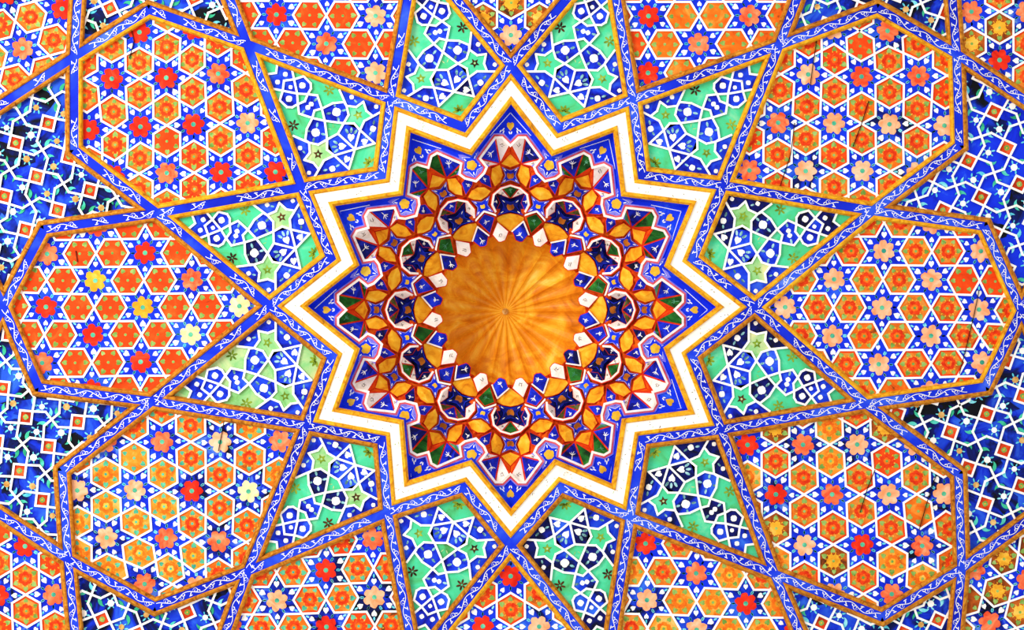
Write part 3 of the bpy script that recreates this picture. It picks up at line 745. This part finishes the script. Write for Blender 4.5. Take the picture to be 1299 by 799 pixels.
def facet(name, parent, V, m, inset=1.1, bulge=1.6, deco=None):
    """one plaster facet: red-edged slab with a painted face; V = (u,v,height) corners"""
    V = V if area2(V) > 0 else V[::-1]
    ALLV.extend(V)
    b = MB(); n = len(V); cv = cen3(V)
    b.fan(V, 'red_line')
    b.strip([(p[0], p[1], p[2] + 4) for p in V], V, 'red_line', True)
    I3 = [(p[0], p[1], fan_depth(p, V, cv) - .6) for p in offset([(p[0], p[1]) for p in V], inset)]
    ci = cen3(I3); ci = (ci[0], ci[1], fan_depth(ci, V, cv) - .6 - bulge)
    k = len(b.v); b.v += [W(*p) for p in I3] + [W(*ci)]
    for i in range(n): b.f.append((k + i, k + (i + 1) % n, k + n)); b.mi.append(b.m(m))
    b.strip(V, I3, 'red_line', True)
    if deco:
        col_, kind = deco
        size = sqrt(abs(area2(V)) / 2)
        base = random.random() * 6.28
        for e in ((-.9, -.3, .35, 1.0, 3.1) if kind == 'spray' else (0, 1.2, 2.6, 4.1)):
            l = size * (random.uniform(.09, .16) if kind == 'spray' else .10)
            q = (ci[0] + l * .9 * cos(base + e), ci[1] + l * .9 * sin(base + e))
            lp = leafpoly(q, l, .45 if kind == 'spray' else .3, base + e + (0 if kind == 'spray' else random.random() * 3), 6)
            b.face([(p[0], p[1], fan_depth(p, I3, ci) - .5) for p in lp], col_)
    return b.build(name, parent)
WSP = ('white_paint', 'spray'); BSP = ('dark_brown', 'fleck')
def deco_for(m):
    if m in ('facet_blue', 'facet_navy'): return WSP
    if m == 'facet_white': return BSP
    if m == 'facet_green' and random.random() < .6: return ('facet_teal', 'spray')
    return None
D_ = (210, 0, 14); E1 = (220, 10, 14); E2 = (220, 19.6, 14); E3 = (192, 40.3, 14); E4 = (181, 31.5, 16); E5 = (174, 34.5, 18); E6 = (164.5, 44.1, 18)
PA = (185, 13, 42); GK = (199, 0, 36); QI = (180, 0, 46)
for k in range(12):
    th = 30 * k
    white_lobe = {0: 0, 30: 1, 60: 0, 90: 1, 120: 0, 150: 1, 180: 0, 210: 1, 240: 0, 270: 1, 300: 2, 330: 0}[th]
    odd = th % 60 == 30
    for s in (1, -1):
        M = lambda L: [mg((p[0], p[1] * s, p[2]), th) for p in L]
        wl_ = white_lobe == 1 or (white_lobe == 2 and s == 1)
        # outer niche: three leaf facets meeting at a deep point
        b = MB()
        for x, y in ((E4, PA), (E3, PA), (E2, PA), (D_, PA)):
            g0, g1 = M([x, y]); q = quadseg(g0[:2], g1[:2], 2.2)
            dz = (g0[2], g1[2], g1[2], g0[2]); b.face([(q[n][0], q[n][1], dz[n] + .6) for n in range(4)], 'red_line')
        niche = b.build('outer_niche', MQ)
        m1 = 'facet_white' if wl_ else random.choice(['facet_teal', 'facet_olive', 'facet_green'])
        m3 = 'facet_white' if wl_ else 'facet_green'
        mb = random.choice(['facet_blue', 'facet_blue', 'facet_navy'])
        for V, m in (([E4, E3, PA], m1), ([E3, E2, PA], mb), ([E2, E1, D_, PA], m3)):
            facet('facet', niche, M(V), m, 1.0, 1.0, deco_for(m))
        facet('red_facet', MQ, M([D_, GK, PA]), 'red_ground', .4, .2)
        facet('gold_facet', MQ, M([(155, 20, 47), (167, 25.5, 40), (180, 24, 32), PA, (171, 8.5, 48), (161.5, 12.5, 50)]), 'facet_gold', .9, 2.2)
        facet('leaf_facet', MQ, M([(153.5, 23, 47), (160.5, 37.5, 32), (165.5, 41.5, 25), (173.5, 34, 19), (170.5, 26, 33)]), random.choice(['facet_blue', 'facet_blue', 'facet_blue', 'facet_navy']), .9, 1.0, WSP)
    M0 = lambda L: [mg(p, th) for p in L]
    facet('gold_kite', MQ, M0([PA, GK, (185, -13, 42), QI]), 'facet_gold', .9, 2.4)
    def star4(c, tl, name, R_in, R_out, dd, base, ctr, rim=None):
        """four-pointed star plaque: tl = four tips, concave sides"""
        b = MB(); P = []
        cx_ = sum(p[0] for p in tl) / 4; cy_ = sum(p[1] for p in tl) / 4; cz_ = sum(p[2] for p in tl) / 4
        for i in range(4):
            a, c2 = tl[i], tl[(i + 1) % 4]
            for t in (0, .25, .5, .75):
                x = a[0] + (c2[0] - a[0]) * t; y = a[1] + (c2[1] - a[1]) * t; z = a[2] + (c2[2] - a[2]) * t
                f = sin(pi * t) * .42
                P.append((x + (cx_ - x) * f, y + (cy_ - y) * f, z))
        P = P if area2(P) > 0 else P[::-1]
        b.fan(P, rim or 'lavender'); b.strip([(p[0], p[1], p[2] + 5) for p in P], P, rim or 'lavender', True)
        I = [(p[0] + (cx_ - p[0]) * .16, p[1] + (cy_ - p[1]) * .16, p[2] - .6) for p in P]
        b.fan(I, base)
        so = b.build(name, MQ)
        b = MB()
        b.flat(petals((cx_, cy_), R_in, 4, atan2(tl[0][1] - cy_, tl[0][0] - cx_) + random.uniform(-.2, .2), .16), cz_ - 1.4, ctr, .4)
        for p in tl:
            a = atan2(p[1] - cy_, p[0] - cx_); r = hypot(p[0] - cx_, p[1] - cy_) * .64
            b.flat(leafpoly((cx_ + r * cos(a), cy_ + r * sin(a)), 2.2, .55, a), cz_ + (p[2] - cz_) * .64 - 1.4, 'white_paint')
        b.build('star_centre', so)
    star4(None, M0([(160, 11.5, 50), (181.5, 11, 45), (181.5, -11, 45), (160, -11.5, 50)]), 'blue_star', 5.0, 0, 0, 'facet_blue', 'star_brown')
    # inner niche
    c1, c2, c3, c4, c5 = (123, 19.5, 64), (133, 24.5, 56), (146.5, 22.3, 51), (155, 12.5, 50), (158.8, 0, 50)
    b = MB(); arc = [c1, c2, c3, c4, c5] + [(p[0], -p[1], p[2]) for p in (c4, c3, c2, c1)]
    A = M0([(p[0], p[1], p[2] - 2) for p in arc]); cen = mg((138, 0, 0), th)
    B = [(p[0] + (cen[0] - p[0]) * .11, p[1] + (cen[1] - p[1]) * .11, p[2]) for p in A]
    b.strip(A, B, 'facet_white'); b.strip([(p[0], p[1], p[2] + 14) for p in A], A, 'red_ground'); b.strip(B, [(p[0], p[1], p[2] + 14) for p in B], 'facet_white')
    R0 = [(p[0] - (cen[0] - p[0]) * .07, p[1] - (cen[1] - p[1]) * .07, p[2] + .4) for p in A]
    b.strip(R0, A, 'red_line')
    nic = b.build('inner_niche', MQ)
    side = 'facet_white' if odd else 'facet_olive'; mid = 'facet_green' if odd else random.choice(['facet_blue', 'facet_navy'])
    cres = 'facet_navy' if odd else 'facet_white'
    for s in (1, -1):
        M = lambda L: [mg((p[0], p[1] * s, p[2]), th) for p in L]
        facet('facet', nic, M([(141, 0.2, 76), (148, 18.5, 58), (153.6, 10.6, 55)]), side, .7, .8, deco_for(side))
        cm = cres if not (odd and s == 1 and th in (270, 330)) else 'facet_blue'
        facet('crescent_facet', nic, M([(124.5, 18.6, 66), (136, 13.0, 74), (147, 18.3, 60), (145.5, 21.2, 55), (133.5, 22.8, 58)]), cm, .6, .8, deco_for(cm))
    facet('facet', nic, M0([(141, 0, 76), (153.6, 10.2, 55), (157, 0, 54), (153.6, -10.2, 55)]), mid, .7, 1.0, deco_for(mid))
    star4(None, M0([(120, 16.5, 78), (141.5, 13.5, 74), (141.5, -13.5, 74), (120, -16.5, 78)]), 'dark_star', 5.0, 0, 0, 'facet_navy', 'star_brown', 'facet_blue')
    facet('gold_kite', MQ, M0([(98.5, 0, 94), (111, 17, 86), (117.5, 18, 82), (121.5, 9, 81), (123, 0, 80), (121.5, -9, 81), (117.5, -18, 82), (111, -17, 86)]), 'facet_gold', .9, 2.6)
    # on the notch axis
    t2 = th + 15
    M1 = lambda L: [mg(pp(*p), t2) for p in L]
    facet('almond_facet', MQ, M1([(152.6, -6, 47), (147, -3.6, 51), (143.5, 0, 52), (147, 3.6, 51), (152.6, 6, 47), (159.5, 3.2, 40), (161.5, 0, 38), (159.5, -3.2, 40)]), 'facet_gold', .8, 2.6)
    star4(None, M1([(126, -5.2, 59), (147, -4.7, 53), (147, 4.7, 53), (126, 5.2, 59)]), 'small_star', 3.3, 0, 0, 'blue_bright', 'star_gold')
    b = MB(); A = M1([(122.5, -6.4, 60), (126.5, -3.2, 59), (130.5, 0, 58), (126.5, 3.2, 59), (122.5, 6.4, 60)])
    B = M1([(120.2, -6.4, 60.4), (124.0, -3.2, 59.5), (128.0, 0, 58.5), (124.0, 3.2, 59.5), (120.2, 6.4, 60.4)])
    b.strip(A, B, 'facet_white'); b.strip(B, [(p[0], p[1], p[2] + 8) for p in B], 'facet_white'); b.build('white_edge', MQ)
    fm = 'facet_green' if (t2 % 60) == 45 else 'facet_blue'
    facet('inset_facet', MQ, M1([(119, -5.6, 72), (127, 0, 66), (119, 5.6, 72), (99, 0, 90)]), fm, .9, 1.0, deco_for(fm))
    # hanging kites round the dome's rim
    for a, m in ((7.5, 'facet_blue' if random.random() < .8 else 'facet_navy'), (-7.5, 'facet_white')):
        sg = 1 if a > 0 else -1
        V = [mg(pp(p[0], p[1] * sg if abs(p[1]) > 1 else p[1], p[2]), th + a) for p in ((113.5, .9 * sg, 83), (98, 6.3, 87), (87.2, 2.6, 89), (86.4, .4 * sg, 89), (88.2, -3.4, 89), (99.5, -6.4, 88))]
        kp = facet('rim_kite', MQ, V, m, .9, 2.4, deco_for(m))
        if m != 'facet_white':
            b = MB()
            for i, j in ((0, 1), (0, 5)):
                q = quadseg(V[i][:2], V[j][:2], 1.8, .5)
                d0 = (V[i][2], V[j][2], V[j][2], V[i][2])
                b.face([(q[n][0], q[n][1], d0[n] - 1.6) for n in range(4)], 'facet_white')
            b.build('white_edge', kp)

# red ground just behind the facets
near0 = []
for p in ALLV:
    a = math.degrees(atan2(p[1] - MC[1], p[0] - MC[0]))
    if -22 < a < 22: near0.append((p[0] - MC[0], p[1] - MC[1], p[2]))
near0 += [pp(214, 8, 16), pp(205, 13, 15), pp(196, 15, 14), pp(190, 15, 14), pp(215, 0, 16), pp(222, 5, 14)]
near0 += [(p[0], -p[1], p[2]) for p in near0[-6:]]
def ground_d(r, deg):
    x, y = r * cos(radians(deg)), r * sin(radians(deg)); sw = sd = 0
    for q in near0:
        w = 1 / ((x - q[0]) ** 2 + (y - q[1]) ** 2 + 1.0) ** 2; sw += w; sd += w * q[2]
    return sd / sw + 4.5
RR = [95 + 127 * i / 30 for i in range(31)]
tab = [[ground_d(r, 1.5 * j) for j in range(11)] for r in RR]
b = MB(); rings = []
for i, r in enumerate(RR):
    ring = []
    for j in range(240):
        m = j % 20; m = m if m <= 10 else 20 - m
        ring.append((MC[0] + r * cos(radians(1.5 * j)), MC[1] + r * sin(radians(1.5 * j)), tab[i][m]))
    rings.append(ring)
for A, B in zip(rings, rings[1:]):
    for j in range(240):
        a = 1.5 * j + .75; a = (a + 15) % 30 - 15; r = (hypot(A[j][0] - MC[0], A[j][1] - MC[1]) + hypot(B[j][0] - MC[0], B[j][1] - MC[1])) / 2
        inside = hypot(r * cos(radians(a)) - 140, r * sin(radians(a))) < 20
        b.face([A[j], A[(j + 1) % 240], B[(j + 1) % 240], B[j]], 'facet_navy' if inside else 'red_ground')
b.build('red_shell', MQ)

# ------------------------------------------------------------------ the fluted ochre dome
DM = thing('fluted_dome', 'fluted ochre dome at the very centre of the ceiling', 'dome', W(646, 394, 100))
b = MB(); NR_, NS = 18, 24; SUB = 6
rings = []
for i in range(NR_ + 1):
    t = i / NR_; ph = t * pi / 2
    rr = 101 * cos(ph); dd = 99 + 62 * sin(ph)
    cx_ = 648 + (641 - 648) * t; cy_ = 394 + (395 - 394) * t
    ring = []
    for j in range(NS * SUB):
        a = 2 * pi * j / (NS * SUB); f = abs(sin(NS / 2 * a)) ** .8
        ring.append((cx_ + rr * (1 - .02 + .03 * f) * cos(a), cy_ + rr * (1 - .02 + .03 * f) * sin(a), dd + 4.5 * f * min(1, rr / 45)))
    rings.append(ring)
for A, B in zip(rings, rings[1:]): b.strip(A, B, 'dome_ochre', True)
b.build('fluted_bowl', DM)
b = MB(); c = (641, 395)
for r0, r1, d0, d1 in ((4.4, 3.8, 163, 159), (3.8, 2.2, 159, 158), (2.2, .3, 158, 156)):
    b.strip([(c[0] + r0 * cos(2 * pi * i / 12), c[1] + r0 * sin(2 * pi * i / 12), d0) for i in range(12)], [(c[0] + r1 * cos(2 * pi * i / 12), c[1] + r1 * sin(2 * pi * i / 12), d1) for i in range(12)], 'boss_cream', True)
b.build('boss', DM)
